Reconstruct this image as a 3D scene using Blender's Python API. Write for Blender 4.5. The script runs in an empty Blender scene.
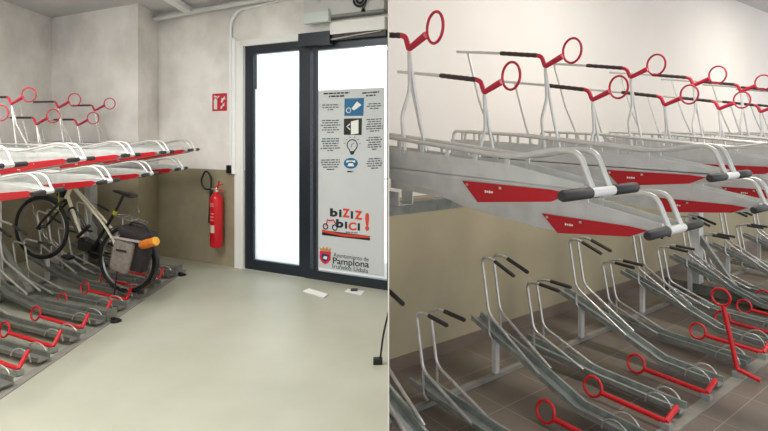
import bpy, bmesh, math, random
from mathutils import Vector, Matrix
random.seed(7)
PI = math.pi
SC = bpy.context.scene
COL = SC.collection
EYE = 1.6
F = 520.0          # focal length in pixels for a 768 px wide frame
HZ = 134.0         # image row of the horizon

# ------------------------------------------------------------------ materials
def new_mat(name):
    m = bpy.data.materials.new(name); m.use_nodes = True
    nt = m.node_tree
    return m, nt, nt.nodes['Principled BSDF']

def srgb(r, g, b):
    f = lambda c: (c/255/12.92) if c/255 <= .04045 else ((c/255+.055)/1.055)**2.4
    return (f(r), f(g), f(b), 1)

def mat(name, rgb, rough=.5, metal=0.0, var=0.0, scale=6.0, bump=0.0, spec=None, coord='Object', rgb2=None, detail=5):
    m, nt, b = new_mat(name)
    c = srgb(*rgb)
    b.inputs['Base Color'].default_value = c
    b.inputs['Roughness'].default_value = rough
    b.inputs['Metallic'].default_value = metal
    if spec is not None: b.inputs['Specular IOR Level'].default_value = spec
    if var or rgb2:
        tc = nt.nodes.new('ShaderNodeTexCoord')
        n = nt.nodes.new('ShaderNodeTexNoise'); n.inputs['Scale'].default_value = scale; n.inputs['Detail'].default_value = detail
        nt.links.new(tc.outputs[coord], n.inputs['Vector'])
        cr = nt.nodes.new('ShaderNodeValToRGB')
        d = srgb(*rgb2) if rgb2 else tuple(x*(1-var) for x in c[:3])+(1,)
        cr.color_ramp.elements[0].color = d; cr.color_ramp.elements[0].position = .35
        cr.color_ramp.elements[1].color = c; cr.color_ramp.elements[1].position = .62
        nt.links.new(n.outputs['Fac'], cr.inputs['Fac']); nt.links.new(cr.outputs['Color'], b.inputs['Base Color'])
        if bump:
            bp = nt.nodes.new('ShaderNodeBump'); bp.inputs['Strength'].default_value = bump; bp.inputs['Distance'].default_value = .01
            nt.links.new(n.outputs['Fac'], bp.inputs['Height']); nt.links.new(bp.outputs['Normal'], b.inputs['Normal'])
    return m

M = {}
M['galv'] = mat('galvanised_steel', (206, 209, 206), .45, .15, .12, 14)
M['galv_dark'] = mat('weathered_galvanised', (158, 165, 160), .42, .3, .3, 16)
M['tube'] = mat('bright_tube', (214, 214, 211), .32, .4, .1, 20)
M['rod'] = mat('zinc_rod', (200, 200, 196), .3, .6, .2, 18)
M['white_paint'] = mat('white_powder_coat', (222, 222, 220), .35)
M['red'] = mat('red_paint', (186, 14, 30), .4, 0, .12, 5)
M['red_arm'] = mat('red_plastic', (192, 32, 62), .45)
M['red_floor'] = mat('red_lever_paint', (205, 22, 34), .4)
M['strip'] = mat('dusty_steel_strip', (150, 148, 140), .55, .2, .15, 12)
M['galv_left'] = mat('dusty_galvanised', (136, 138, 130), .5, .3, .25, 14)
M['pipe_bright'] = mat('white_conduit', (236, 238, 236), .3)
M['grip'] = mat('black_rubber_grip', (44, 42, 42), .6)
M['grip_brown'] = mat('dark_brown_grip', (62, 44, 44), .6)
M['black'] = mat('black_paint', (18, 18, 20), .4)
M['tyre'] = mat('tyre_rubber', (22, 21, 20), .8)
M['frame_dark'] = mat('dark_door_metal', (38, 44, 52), .35, .2)
M['white'] = mat('white_surface', (235, 235, 232), .5)
M['screw'] = mat('screw_head', (215, 210, 205), .3, .8)
M['trim_dark'] = mat('dark_strip', (128, 134, 128), .5)
M['pipe_white'] = mat('painted_pipe', (212, 214, 210), .35)

def wall_mat(name, top, top2, low, low2, zsplit, scale=1.6):
    m, nt, b = new_mat(name)
    b.inputs['Roughness'].default_value = .8
    tc = nt.nodes.new('ShaderNodeTexCoord')
    sep = nt.nodes.new('ShaderNodeSeparateXYZ'); nt.links.new(tc.outputs['Object'], sep.inputs[0])
    def ramp(a, c, sc):
        n = nt.nodes.new('ShaderNodeTexNoise'); n.inputs['Scale'].default_value = sc; n.inputs['Detail'].default_value = 7; n.inputs['Roughness'].default_value = .6
        nt.links.new(tc.outputs['Object'], n.inputs['Vector'])
        r = nt.nodes.new('ShaderNodeValToRGB')
        r.color_ramp.elements[0].color = srgb(*c); r.color_ramp.elements[0].position = .36
        r.color_ramp.elements[1].color = srgb(*a); r.color_ramp.elements[1].position = .6
        nt.links.new(n.outputs['Fac'], r.inputs['Fac']); return r, n
    r1, n1 = ramp(top, top2, scale); r2, n2 = ramp(low, low2, scale*1.4)
    gt = nt.nodes.new('ShaderNodeMath'); gt.operation = 'GREATER_THAN'; gt.inputs[1].default_value = zsplit
    nt.links.new(sep.outputs['Z'], gt.inputs[0])
    mx = nt.nodes.new('ShaderNodeMix'); mx.data_type = 'RGBA'
    nt.links.new(gt.outputs[0], mx.inputs[0]); nt.links.new(r2.outputs['Color'], mx.inputs[6]); nt.links.new(r1.outputs['Color'], mx.inputs[7])
    nt.links.new(mx.outputs[2], b.inputs['Base Color'])
    bp = nt.nodes.new('ShaderNodeBump'); bp.inputs['Strength'].default_value = .15; bp.inputs['Distance'].default_value = .02
    nt.links.new(n1.outputs['Fac'], bp.inputs['Height']); nt.links.new(bp.outputs['Normal'], b.inputs['Normal'])
    return m
M['wall_l'] = wall_mat('plaster_wall', (243, 240, 235), (219, 215, 210), (160, 150, 124), (144, 135, 111), 1.165, 1.3)
M['wall_r'] = wall_mat('smooth_wall', (232, 227, 221), (228, 222, 214), (168, 158, 130), (158, 148, 122), 1.17, .8)
M['ceil'] = mat('ceiling_paint', (205, 205, 202), .8, 0, .06, 2)
M['floor_l'] = mat('painted_concrete_floor', (180, 181, 166), .42, 0, 0, 1.4, 0, rgb2=(170, 171, 155), detail=8)

def tile_mat():
    m, nt, b = new_mat('brown_tile_floor'); b.inputs['Roughness'].default_value = .38
    tc = nt.nodes.new('ShaderNodeTexCoord'); mp = nt.nodes.new('ShaderNodeMapping')
    mp.inputs['Rotation'].default_value = (0, 0, -math.atan2(.604, .797)); mp.inputs['Location'].default_value = (.12, .1, 0)
    nt.links.new(tc.outputs['Object'], mp.inputs['Vector'])
    br = nt.nodes.new('ShaderNodeTexBrick'); br.offset = 0; br.squash = 1
    br.inputs['Color1'].default_value = srgb(120, 110, 100); br.inputs['Color2'].default_value = srgb(112, 102, 94)
    br.inputs['Mortar'].default_value = srgb(158, 148, 138); br.inputs['Scale'].default_value = 1
    br.inputs['Mortar Size'].default_value = .0025; br.inputs['Brick Width'].default_value = .42; br.inputs['Row Height'].default_value = .42
    nt.links.new(mp.outputs[0], br.inputs['Vector'])
    n = nt.nodes.new('ShaderNodeTexNoise'); n.inputs['Scale'].default_value = 3; n.inputs['Detail'].default_value = 8
    nt.links.new(tc.outputs['Object'], n.inputs['Vector'])
    r = nt.nodes.new('ShaderNodeValToRGB'); r.color_ramp.elements[0].color = (.78, .78, .78, 1); r.color_ramp.elements[1].color = (1.12, 1.12, 1.12, 1)
    r.color_ramp.elements[0].position = .3; r.color_ramp.elements[1].position = .7
    nt.links.new(n.outputs['Fac'], r.inputs['Fac'])
    mx = nt.nodes.new('ShaderNodeMix'); mx.data_type = 'RGBA'; mx.blend_type = 'MULTIPLY'; mx.inputs[0].default_value = 1
    nt.links.new(br.outputs['Color'], mx.inputs[6]); nt.links.new(r.outputs['Color'], mx.inputs[7]); nt.links.new(mx.outputs[2], b.inputs['Base Color'])
    return m
M['tiles'] = tile_mat()
M['skirting'] = mat('brown_skirting_tile', (122, 108, 96), .4, 0, .1, 5)

def glass_mat(name, tint, gl=.06, frost=0.0):
    m = bpy.data.materials.new(name); m.use_nodes = True; nt = m.node_tree; nt.nodes.clear()
    o = nt.nodes.new('ShaderNodeOutputMaterial'); t = nt.nodes.new('ShaderNodeBsdfTransparent'); t.inputs[0].default_value = tint
    g = nt.nodes.new('ShaderNodeBsdfGlossy'); g.inputs['Roughness'].default_value = .03
    mx = nt.nodes.new('ShaderNodeMixShader'); mx.inputs[0].default_value = gl
    src = t
    if frost:
        d = nt.nodes.new('ShaderNodeBsdfTranslucent'); d.inputs[0].default_value = (.92, .97, 1, 1)
        mf = nt.nodes.new('ShaderNodeMixShader'); mf.inputs[0].default_value = frost
        nt.links.new(t.outputs[0], mf.inputs[1]); nt.links.new(d.outputs[0], mf.inputs[2]); src = mf
    nt.links.new(src.outputs[0], mx.inputs[1]); nt.links.new(g.outputs[0], mx.inputs[2]); nt.links.new(mx.outputs[0], o.inputs[0])
    return m
M['glass'] = glass_mat('clear_glass', (.95, .98, 1, 1))
M['film'] = glass_mat('frosted_film', (.9, .97, 1, 1), .03, .8)
def paper_mat():
    m = bpy.data.materials.new('backlit_poster_vinyl'); m.use_nodes = True; nt = m.node_tree; nt.nodes.clear()
    o = nt.nodes.new('ShaderNodeOutputMaterial'); d = nt.nodes.new('ShaderNodeBsdfDiffuse'); d.inputs[0].default_value = srgb(210, 213, 213)
    t = nt.nodes.new('ShaderNodeBsdfTranslucent'); t.inputs[0].default_value = srgb(210, 218, 220)
    mx = nt.nodes.new('ShaderNodeMixShader'); mx.inputs[0].default_value = .18
    nt.links.new(d.outputs[0], mx.inputs[1]); nt.links.new(t.outputs[0], mx.inputs[2]); nt.links.new(mx.outputs[0], o.inputs[0])
    return m
M['poster'] = paper_mat()

# ------------------------------------------------------------------ mesh helpers
def fillet(pts, r=.03, n=5):
    pts = [Vector(p) for p in pts]; out = [pts[0]]
    for i in range(1, len(pts)-1):
        a, b, c = pts[i-1], pts[i], pts[i+1]
        d1 = (a-b); d2 = (c-b); l = min(r, d1.length*.48, d2.length*.48)
        p = b+d1.normalized()*l; q = b+d2.normalized()*l
        for k in range(n+1):
            t = k/n; out.append(p*(1-t)**2+b*2*t*(1-t)+q*t*t)
    out.append(pts[-1]); return out

class MB:
    def __init__(s): s.bm = bmesh.new()
    def box(s, c, size, M3=None):
        c = Vector(c); vs = []
        for dx in (-.5, .5):
            for dy in (-.5, .5):
                for dz in (-.5, .5):
                    v = Vector((dx*size[0], dy*size[1], dz*size[2]))
                    if M3 is not None: v = M3 @ v
                    vs.append(s.bm.verts.new(c+v))
        for f in ((0,1,3,2),(4,6,7,5),(0,4,5,1),(2,3,7,6),(0,2,6,4),(1,5,7,3)): s.bm.faces.new([vs[i] for i in f])
        return s
    def bar(s, a, b, w, h, up=(0,0,1)):
        a = Vector(a); b = Vector(b); x = (b-a).normalized(); y = Vector(up).cross(x).normalized(); z = x.cross(y)
        return s.box((a+b)/2, ((b-a).length, w, h), Matrix((x, y, z)).transposed())
    def tube(s, pts, r, n=8, closed=False, caps=True):
        pts = [Vector(p) for p in pts]; rs = r if isinstance(r, (list, tuple)) else [r]*len(pts)
        N = len(pts); rings = []; prev = None
        for i, p in enumerate(pts):
            if closed: t = pts[(i+1) % N]-pts[i-1]
            else: t = pts[min(i+1, N-1)]-pts[max(i-1, 0)]
            t.normalize()
            if prev is None:
                up = Vector((0,0,1)) if abs(t.z) < .9 else Vector((1,0,0))
                x = up.cross(t).normalized()
            else:
                x = (prev-t*prev.dot(t)).normalized()
            prev = x; y = t.cross(x)
            rings.append([s.bm.verts.new(p+(x*math.cos(2*PI*k/n)+y*math.sin(2*PI*k/n))*rs[i]) for k in range(n)])
        for i in range(N if closed else N-1):
            A = rings[i]; B = rings[(i+1) % N]
            off = 0
            if closed and i == N-1:
                best = 1e9
                for o in range(n):
                    d = (A[0].co-B[o].co).length
                    if d < best: best, off = d, o
            for k in range(n): s.bm.faces.new((A[k], A[(k+1) % n], B[(k+1+off) % n], B[(k+off) % n]))
        if not closed and caps:
            s.bm.faces.new(rings[0][::-1]); s.bm.faces.new(rings[-1])
        return s
    def ring(s, c, R, r, ax, ay, n=28, m=8):
        c = Vector(c); ax = Vector(ax).normalized(); ay = Vector(ay).normalized()
        return s.tube([c+(ax*math.cos(2*PI*k/n)+ay*math.sin(2*PI*k/n))*R for k in range(n)], r, m, closed=True)
    def prism(s, poly, d, T=None):
        """poly: list of 3D points (planar), d: extrude vector"""
        A = [s.bm.verts.new(Vector(p)) for p in poly]; B = [s.bm.verts.new(Vector(p)+Vector(d)) for p in poly]
        n = len(poly); s.bm.faces.new(A[::-1]); s.bm.faces.new(B)
        for i in range(n): s.bm.faces.new((A[i], A[(i+1) % n], B[(i+1) % n], B[i]))
        return s
    def lathe(s, prof, c=(0,0,0), n=20, axis='z'):
        rings = []
        for r, h in prof:
            rr = []
            for k in range(n):
                a = 2*PI*k/n
                v = Vector((r*math.cos(a), r*math.sin(a), h)) if axis == 'z' else (Vector((r*math.cos(a), h, r*math.sin(a))) if axis == 'y' else Vector((h, r*math.cos(a), r*math.sin(a))))
                rr.append(s.bm.verts.new(Vector(c)+v))
            rings.append(rr)
        for A, B in zip(rings, rings[1:]):
            for k in range(n): s.bm.faces.new((A[k], A[(k+1) % n], B[(k+1) % n], B[k]))
        s.bm.faces.new(rings[0][::-1]); s.bm.faces.new(rings[-1]); return s
    def loft(s, secs):
        rings = [[s.bm.verts.new(Vector(p)) for p in sec] for sec in secs]; n = len(secs[0])
        for A, B in zip(rings, rings[1:]):
            for k in range(n): s.bm.faces.new((A[k], A[(k+1) % n], B[(k+1) % n], B[k]))
        s.bm.faces.new(rings[0][::-1]); s.bm.faces.new(rings[-1]); return s
    def build(s, name, m, parent=None, smooth=False, bevel=0):
        if bevel: bmesh.ops.bevel(s.bm, geom=list(s.bm.edges), offset=bevel, segments=2, affect='EDGES', profile=.7)
        bmesh.ops.recalc_face_normals(s.bm, faces=s.bm.faces)
        me = bpy.data.meshes.new(name); s.bm.to_mesh(me); s.bm.free()
        me.materials.append(M[m] if isinstance(m, str) else m)
        if smooth:
            for p in me.polygons: p.use_smooth = True
            me.set_sharp_from_angle(angle=math.radians(45))
        o = bpy.data.objects.new(name, me); COL.objects.link(o)
        if parent: o.parent = parent
        return o

def tag(o, label=None, cat=None, group=None, kind=None):
    if label: o['label'] = label
    if cat: o['category'] = cat
    if group: o['group'] = group
    if kind: o['kind'] = kind
    return o
def thing(name, mw, label, cat, group=None):
    o = bpy.data.objects.new(name, None); COL.objects.link(o); o.empty_display_size = .1
    o.matrix_world = mw; return tag(o, label, cat, group)
def children(o): return [c for c in bpy.data.objects if c.parent == o]
def copy_tree(o, parent=None):
    ch = children(o); c = o.copy(); COL.objects.link(c)
    if parent: c.parent = parent
    for k in ch: copy_tree(k, c)
    return c
def frame_at(x, y, z, ax):
    """local x axis = ax (horizontal), z up"""
    X = Vector((ax[0], ax[1], 0)).normalized(); Y = Vector((0,0,1)).cross(X)
    m = Matrix((X, Y, Vector((0,0,1)))).transposed().to_4x4(); m.translation = (x, y, z); return m

# ------------------------------------------------------------------ places
# partition between the two rooms
RP = .0087
# right room: wall corner at the partition, row direction U, aisle direction V
O = Vector((.027, 3.47)); U = Vector((.797, .604)); V = Vector((.604, -.797))
def R(d, t): p = O+U*t+V*d; return p.x, p.y
# left room: tray direction W, rows run along world Y
W = Vector((.9205, -.3907))
# left far wall
P0 = Vector((-1.705, 6.2)); E = Vector((.8916, -.4528)); NW = Vector((-.4528, -.8916))   # NW points into the room
def wall_pt(px, py, off=0.0):
    r = (px-384)/F; p0 = P0+NW*off
    t = (r*p0.y-p0.x)/(E.x-r*E.y); p = p0+E*t
    return t, EYE-(py-HZ)*p.y/F
CL, CR = 3.18, 3.42

def quadslab(name, pts, z0, z1, m, kind='structure', parent=None):
    b = MB(); b.prism([(p[0], p[1], z0) for p in pts], (0, 0, z1-z0)); o = b.build(name, m, parent)
    if not parent: o['kind'] = kind
    return o

# ------------------------------------------------------------------ room shells
LWX = -4.52
far = P0+E*((RP*P0.y-P0.x)/(E.x-RP*E.y))        # far wall meets the partition
quadslab('floor', [(LWX-.2, -3), (-RP*3, -3), (0, 0), (far.x, far.y), (LWX-.2, P0.y+(P0.x-LWX+.2)/.8916*.4528)], -.12, 0, 'floor_l')
wb = R(0, 11)
quadslab('floor_tiled', [(-RP*3, -3), (9, -3), (wb[0]+1, wb[1]), wb, (O.x, O.y), (RP*3.3, 3.3), (0, 0)], -.12, 0, 'tiles')
quadslab('ceiling', [(LWX-.2, -3), (-RP*3, -3), (0, 0), (far.x, far.y), (LWX-.2, P0.y+(P0.x-LWX+.2)/.8916*.4528)], CL, CL+.15, 'ceil')
quadslab('ceiling_right', [(-RP*3, -3), (9, -3), (wb[0]+1, wb[1]), wb, (O.x, O.y), (RP*3.3, 3.3), (0, 0)], CR, CR+.15, 'ceil')
quadslab('wall_left', [(LWX-.15, -3), (LWX, -3), (LWX, 7.4), (LWX-.15, 7.4)], 0, CL, 'wall_l')
# partition, 3 mm thick sheet wall seen on its edge
pd = Vector((RP, 1)).normalized(); pn = Vector((pd.y, -pd.x))
a = Vector((RP*1.1, 1.1)); b_ = Vector((far.x, far.y))
quadslab('wall_partition', [a-pn*.0015, a+pn*.0015, b_+pn*.0015, b_-pn*.0015], 0, CR, mat('partition_white', (214, 208, 200), .7))
# far wall: section left of the door with the protruding pier
th = .14
def wseg(name, t0, t1, z0, z1, m, off=0.0, thick=th, parent=None):
    p = P0+NW*off; q = [p+E*t0, p+E*t1, p+E*t1-NW*thick, p+E*t0-NW*thick]
    return quadslab(name, q, z0, z1, m, parent=parent)
pier = Vector((-2.975, 6.29)); pf = P0+E*((pier.x-P0.x)/E.x)
tp = (pier.x-P0.x)/E.x
wseg('wall_far', tp-.05, 0, 0, CL, 'wall_l')
pe = pier+E*((LWX-.1-pier.x)/E.x)
quadslab('wall_pier', [(pier.x, pier.y), (pier.x, pf.y+.12), (pe.x, pe.y+.8), (pe.x, pe.y)], 0, CL, 'wall_l')
T1 = wall_pt(388.5, 134)[0]
DZ = 2.64
wseg('wall_above_door', 0, T1, DZ, CL, 'wall_l')
b = MB()
tb = wall_pt(309, 0)[0]
quadslab('trim_bulkhead', [P0+E*tb, P0+E*T1, P0+E*T1+NW*.1, P0+E*tb+NW*.1], 2.84, CL, 'ceil')
quadslab('trim_bulkhead_edge', [P0+E*(tb+.02), P0+E*T1, P0+E*T1+NW*.11, P0+E*(tb+.02)+NW*.11], 2.83, 2.858, 'trim_dark')
# white door casing on the left of the door
quadslab('trim_door_casing', [P0+E*(-.08), P0+E*.052, P0+E*.052+NW*.025, P0+E*(-.08)+NW*.025], 0, DZ+.07, 'white')
quadslab('trim_door_head', [P0, P0+E*tb, P0+E*tb+NW*.025, P0+NW*.025], DZ, DZ+.07, 'white')
# right wall with skirting
def rslab(name, d0, d1, t0, t1, z0, z1, m):
    p = [R(d0, t0), R(d1, t0), R(d1, t1), R(d0, t1)]; return quadslab(name, p, z0, z1, m)
_q = Vector(R(-.12, 0)); _k = (_q.x-RP*_q.y)/(U.x-RP*U.y)
_c = (O.x-RP*O.y)/(U.x-RP*U.y)-.004
quadslab('wall_right', [R(0, -_c), R(0, 11), R(-.12, 11), R(-.12, -_k+.004)], 0, CR, 'wall_r')
rslab('baseboard_right', 0, .012, .0, 11, 0, .09, 'skirting')
# outside
quadslab('ground_outside', [(-14, 5.9), (0, 5.9), (12, 14), (12, 30), (-14, 30)], -.16, -.05, mat('pavement', (205, 203, 198), .8, 0, .08, 3))
fb = MB(); fb.box((-2.5, 19, 6), (24, .4, 12)); fo = fb.build('wall_facade_outside', mat('facade_render', (235, 232, 226), .8, 0, .04, 1)); fo['kind'] = 'structure'

# ------------------------------------------------------------------ doors
def on_wall(t, z, off): p = P0+E*t+NW*off; return Vector((p.x, p.y, z))
WM = Matrix(((E.x, NW.x, 0), (E.y, NW.y, 0), (0, 0, 1)))      # local (along wall, out of wall, up)
def wbox(mb, t0, t1, z0, z1, o0, o1): return mb.box(on_wall((t0+t1)/2, (z0+z1)/2, (o0+o1)/2), (abs(t1-t0), abs(o1-o0), abs(z1-z0)), WM)
T = lambda px: wall_pt(px, 134)[0]
ta, tb1, tm, tm2, te = T(244.5), T(252.5), T(298.5), T(318), T1
d1 = bpy.data.objects.new('door_1', None); COL.objects.link(d1); d1['kind'] = 'structure'
m = MB(); wbox(m, ta, tb1, 0, DZ, -.08, -.01); wbox(m, tm, T(304.5), 0, DZ, -.06, -.01); wbox(m, tb1, tm, DZ-.1, DZ, -.08, -.01); wbox(m, tb1, tm, 0, .12, -.08, -.01)
m.build('door_frame', 'frame_dark', d1)
m = MB(); wbox(m, tb1, tm, 2.13, DZ-.1, -.05, -.044); m.build('pane', 'glass', d1)
m = MB(); wbox(m, tb1, tm, .12, 2.13, -.05, -.044); m.build('frosted_pane', 'film', d1)
d2 = bpy.data.objects.new('door_2', None); COL.objects.link(d2); d2['kind'] = 'structure'
m = MB(); wbox(m, T(304.7), T(310), 0, DZ, -.06, .0); wbox(m, T(312.8), T(316.2), 0, DZ-.02, -.045, -.005)
wbox(m, T(310), te, DZ-.12, DZ, -.08, -.01); wbox(m, T(310), te-.003, 0, .1, -.05, 0); wbox(m, T(387), te-.003, 0, DZ, -.05, 0)
m.build('door_frame', 'frame_dark', d2)
m = MB(); wbox(m, T(310), te-.01, .1, DZ-.12, -.03, -.024); m.build('pane', 'glass', d2)
# door operator (closer) above the second leaf
op = thing('door_closer', frame_at(*on_wall(T(312), 2.55, .05), (E.x, E.y)), 'black and white automatic door closer mounted above the glass door', 'door closer')
def rel(o, p): return o.matrix_world.inverted() @ Vector(p)
def wlocal(mb_fn, name, m, parent, **k):
    mb = MB(); mb_fn(mb); ob = mb.build(name, m, None, **k); ob.parent = parent; ob.matrix_parent_inverse = parent.matrix_world.inverted(); return ob
wlocal(lambda q: wbox(q, T(303), T(334), 2.56, 2.70, .0, .09), 'housing', 'frame_dark', op)
wlocal(lambda q: wbox(q, T(334), te-.006, 2.66, 2.79, .0, .08), 'cover', 'white', op)
wlocal(lambda q: wbox(q, T(334), te-.006, 2.60, 2.66, .0, .05), 'guide_rail', 'black', op)
wlocal(lambda q: q.tube([on_wall(T(334), 2.61, .06), on_wall(T(356), 2.63, .06), on_wall(T(384), 2.65, .06)], .008), 'arm', 'screw', op)

# ------------------------------------------------------------------ poster on the second leaf
def flat_text(txt, size, bold=0.0):
    cu = bpy.data.curves.new('t', 'FONT'); cu.body = txt; cu.size = size; cu.offset = bold; cu.extrude = .0006
    ob = bpy.data.objects.new('t', cu); COL.objects.link(ob); bpy.context.view_layer.update()
    dg = bpy.context.evaluated_depsgraph_get(); me = bpy.data.meshes.new_from_object(ob.evaluated_get(dg))
    bpy.data.objects.remove(ob); bpy.data.curves.remove(cu)
    return me
def wall_text(items, name, m, parent, off):
    """items: (text, px0, py_baseline, px1, height_px, bold): laid on the door plane"""
    for txt, px0, py0, px1, py1, hp, bold in items:
        out = bmesh.new()
        t0, z0 = wall_pt(px0, py0, off); t1, z1 = wall_pt(px1, py1, off)
        me = flat_text(txt, 1.0, bold); xs = [v.co.x for v in me.vertices]; x0, x1 = min(xs), max(xs)
        ys = [v.co.y for v in me.vertices]; y1 = max(ys)
        Yd = (P0+E*t0).y; h = hp*Yd/F
        for v in me.vertices:
            f = (v.co.x-x0)/(x1-x0); p = on_wall(t0+(t1-t0)*f, z0+(z1-z0)*f+v.co.y/y1*h, off+v.co.z*1.0)
            v.co = p
        out.from_mesh(me); bpy.data.meshes.remove(me)
        me = bpy.data.meshes.new(name); out.to_mesh(me); out.free(); me.materials.append(M[m] if isinstance(m, str) else m)
        ob = bpy.data.objects.new(name, me); COL.objects.link(ob); ob.parent = parent; ob.matrix_parent_inverse = parent.matrix_world.inverted()
PO = -.022
ps = thing('door_poster', frame_at(*on_wall(T(352), .12, PO), (E.x, E.y)), 'large grey-white information poster covering the glass door', 'poster')
tpL, tpR = wall_pt(317.3, 134)[0], wall_pt(383.5, 134)[0]
wlocal(lambda q: wbox(q, tpL, tpR,   .13, 2.08, PO, PO+.002), 'sheet', 'poster', ps)
K1 = PO+.004
def ppoly(q, pts, off=K1, d=.0012):
    P = [on_wall(*wall_pt(x, y, off), off) for x, y in pts]; q.prism(P, tuple(NW*d)+(0,))
def pdisc(q, cx, cy, rx, ry, off=K1, n=24): ppoly(q, [(cx+rx*math.cos(2*PI*k/n), cy+ry*math.sin(2*PI*k/n)) for k in range(n)], off)
def pline(q, pts, w, off=K1+.001):
    P = [on_wall(*wall_pt(x, y, off), off) for x, y in pts]
    q.tube(P, w, 6)
blue = mat('icon_blue', (10, 98, 144), .5); ink = mat('poster_ink', (30, 32, 38), .6); inkg = mat('poster_grey_ink', (66, 72, 76), .6)
lred = mat('logo_red', (214, 62, 48), .5); lred2 = mat('logo_pink_red', (205, 40, 66), .5); icw = mat('icon_white', (225, 228, 222), .5)
gold = mat('crest_gold', (190, 140, 70), .5); crb = mat('crest_blue', (28, 48, 96), .5)
ic = wlocal(lambda q: ppoly(q, [(344.6, 98.6), (364, 97.9), (363.4, 115.8), (344.4, 116)]), 'icon', blue, ps); ic['label'] = 'blue square icon with a hand'
wlocal(lambda q: ppoly(q, [(351.5, 108.5), (357, 101.5), (361.6, 105), (354, 110.5)], K1+.002), 'hand', icw, ic)
wlocal(lambda q: q.ring(on_wall(*wall_pt(348.7, 110.3, K1), K1+.002), .026, .005, (E.x, E.y, 0), (0,0,1), 20, 6), 'ring_symbol', icw, ic)
ic = wlocal(lambda q: ppoly(q, [(344, 118.6), (362, 118.2), (361.6, 135), (343.8, 134.8)]), 'icon', 'black', ps); ic['label'] = 'black square icon with an open door'
wlocal(lambda q: ppoly(q, [(351, 121.5), (358.5, 119.8), (358.5, 133.5), (351, 134.5)], K1+.002), 'door_symbol', icw, ic)
wlocal(lambda q: pline(q, [(350, 124), (347, 126.5), (350, 129.5)], .008, K1+.004), 'arrow_symbol', icw, ic)
def bulb(q):
    pts = []
    for k in range(21):
        a = math.radians(125+290*k/20); pts.append((352.2+5*math.cos(a), 145.3-5.6*math.sin(a)*-1*-1))
    pts = [(352.2+5*math.sin(a), 145-5.4*math.cos(a)) for a in [math.radians(-145+290*k/20) for k in range(21)]]
    pline(q, [(350.3, 153)]+pts+[(353.6, 153)], .005)
    for a in range(-80, 81, 32): 
        a = math.radians(a); pline(q, [(352.2+7*math.sin(a), 145-7.4*math.cos(a)), (352.2+8.6*math.sin(a), 145-9*math.cos(a))], .0025)
    ppoly(q, [(350, 151), (354, 151), (353.4, 154.6), (350.6, 154.6)])
    pline(q, [(351, 147.5), (352, 144), (354, 143.5)], .003)
ic = wlocal(bulb, 'icon', ink, ps); ic['label'] = 'light bulb drawing'
ic = wlocal(lambda q: pdisc(q, 350.8, 163.3, 7, 5.4), 'icon', blue, ps); ic['label'] = 'blue oval telephone icon'
wlocal(lambda q: (ppoly(q, [(347.5, 166.3), (348.8, 163.2), (352.8, 163.2), (354.2, 166.3)], K1+.002), ppoly(q, [(346.2, 162.6), (346.6, 160.4), (355, 160.4), (355.4, 162.6), (353.4, 162.4), (352.6, 161.6), (349, 161.6), (348.2, 162.4)], K1+.002)), 'telephone_symbol', icw, ic)
def lines(q, x0, x1, y0, n, dy, sl, w, rnd):
    rn = random.Random(rnd)
    for i in range(n):
        k = rn.uniform(0, (x1-x0)*.16); x = x0+k; xe = x1-k; y = y0+i*dy
        if i == n-1: x += (x1-x0)*.2; xe -= (x1-x0)*.2
        while x < xe:
            l = min(rn.uniform(1.4, 5), xe-x)
            yy = y+(x-352)*sl
            ppoly(q, [(x, yy-w), (x+l, yy-w+l*sl), (x+l, yy+w+l*sl), (x, yy+w)]); x += l+.8
def tb_(x0, x1, y0, n, dy, sl, w, rnd, m=inkg): wlocal(lambda q: lines(q, x0, x1, y0, n, dy, sl, w, rnd), 'text_block', m, ps)
tb_(323, 350, 92.6, 2, 2.9, -.04, .75, 1, ink); tb_(358.5, 383, 94, 2, 2.9, -.08, .7, 2, ink)
for i, (y, n) in enumerate(((104.5, 3), (120, 6), (138.3, 6), (159.5, 5))):
    tb_(320.5, 340.5, y, n, 2.35, -.02, .5, 10+i)
    tb_(366, 383, y+.3, n, 2.35, -.05, .5, 20+i)
tb_(343.5, 357, 171.6, 1, 2, 0, .7, 40, ink)
wall_text([('b', 330, 216, 337.6, 216.2, 7.8, .05), ('i', 339, 216.6, 341.6, 216.7, 7.2, .05), ('i', 350.6, 218, 353.2, 218.3, 7.2, .05),
           ('b', 336, 227, 343.4, 227.4, 8, .05), ('i', 344.8, 228, 347.2, 228.2, 6.6, .05), ('i', 357.6, 230, 360, 230.2, 7, .05)], 'lettering', ink, ps, K1)
wall_text([('Z', 342.4, 216.6, 349.8, 217.4, 8.4, .05), ('Z', 354.4, 218.6, 362.4, 219.6, 8.4, .05), ('C', 348.4, 229.8, 356.4, 230, 7.6, .04), ('!', 365.2, 229.4, 369.2, 229.6, 16.5, .05)], 'lettering', lred, ps, K1)
wlocal(lambda q: ppoly(q, [(322, 230), (370, 236), (370, 240.5), (322, 235)]), 'logo_band', 'black', ps)
wlocal(lambda q: ppoly(q, [(322, 229.4), (340, 233.6), (370, 236), (370, 238), (345, 236.6), (322, 232)], K1+.0015), 'logo_band', lred, ps)
for x, y in ((325.6, 226.4), (334.8, 227.6)): wlocal(lambda q: q.ring(on_wall(*wall_pt(x, y, K1), K1+.002), .029, .006, (E.x, E.y, 0), (0,0,1), 20, 6), 'logo_wheel', ink, ps)
wlocal(lambda q: pline(q, [(326, 225.4), (327.6, 219.6), (329.4, 220.6), (333.4, 220), (335.8, 224)], .008), 'logo_bicycle_frame', lred2, ps)
wlocal(lambda q: lines(q, 341, 362, 232.5, 1, 2, .08, .4, 55), 'text_block', inkg, ps)
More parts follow.
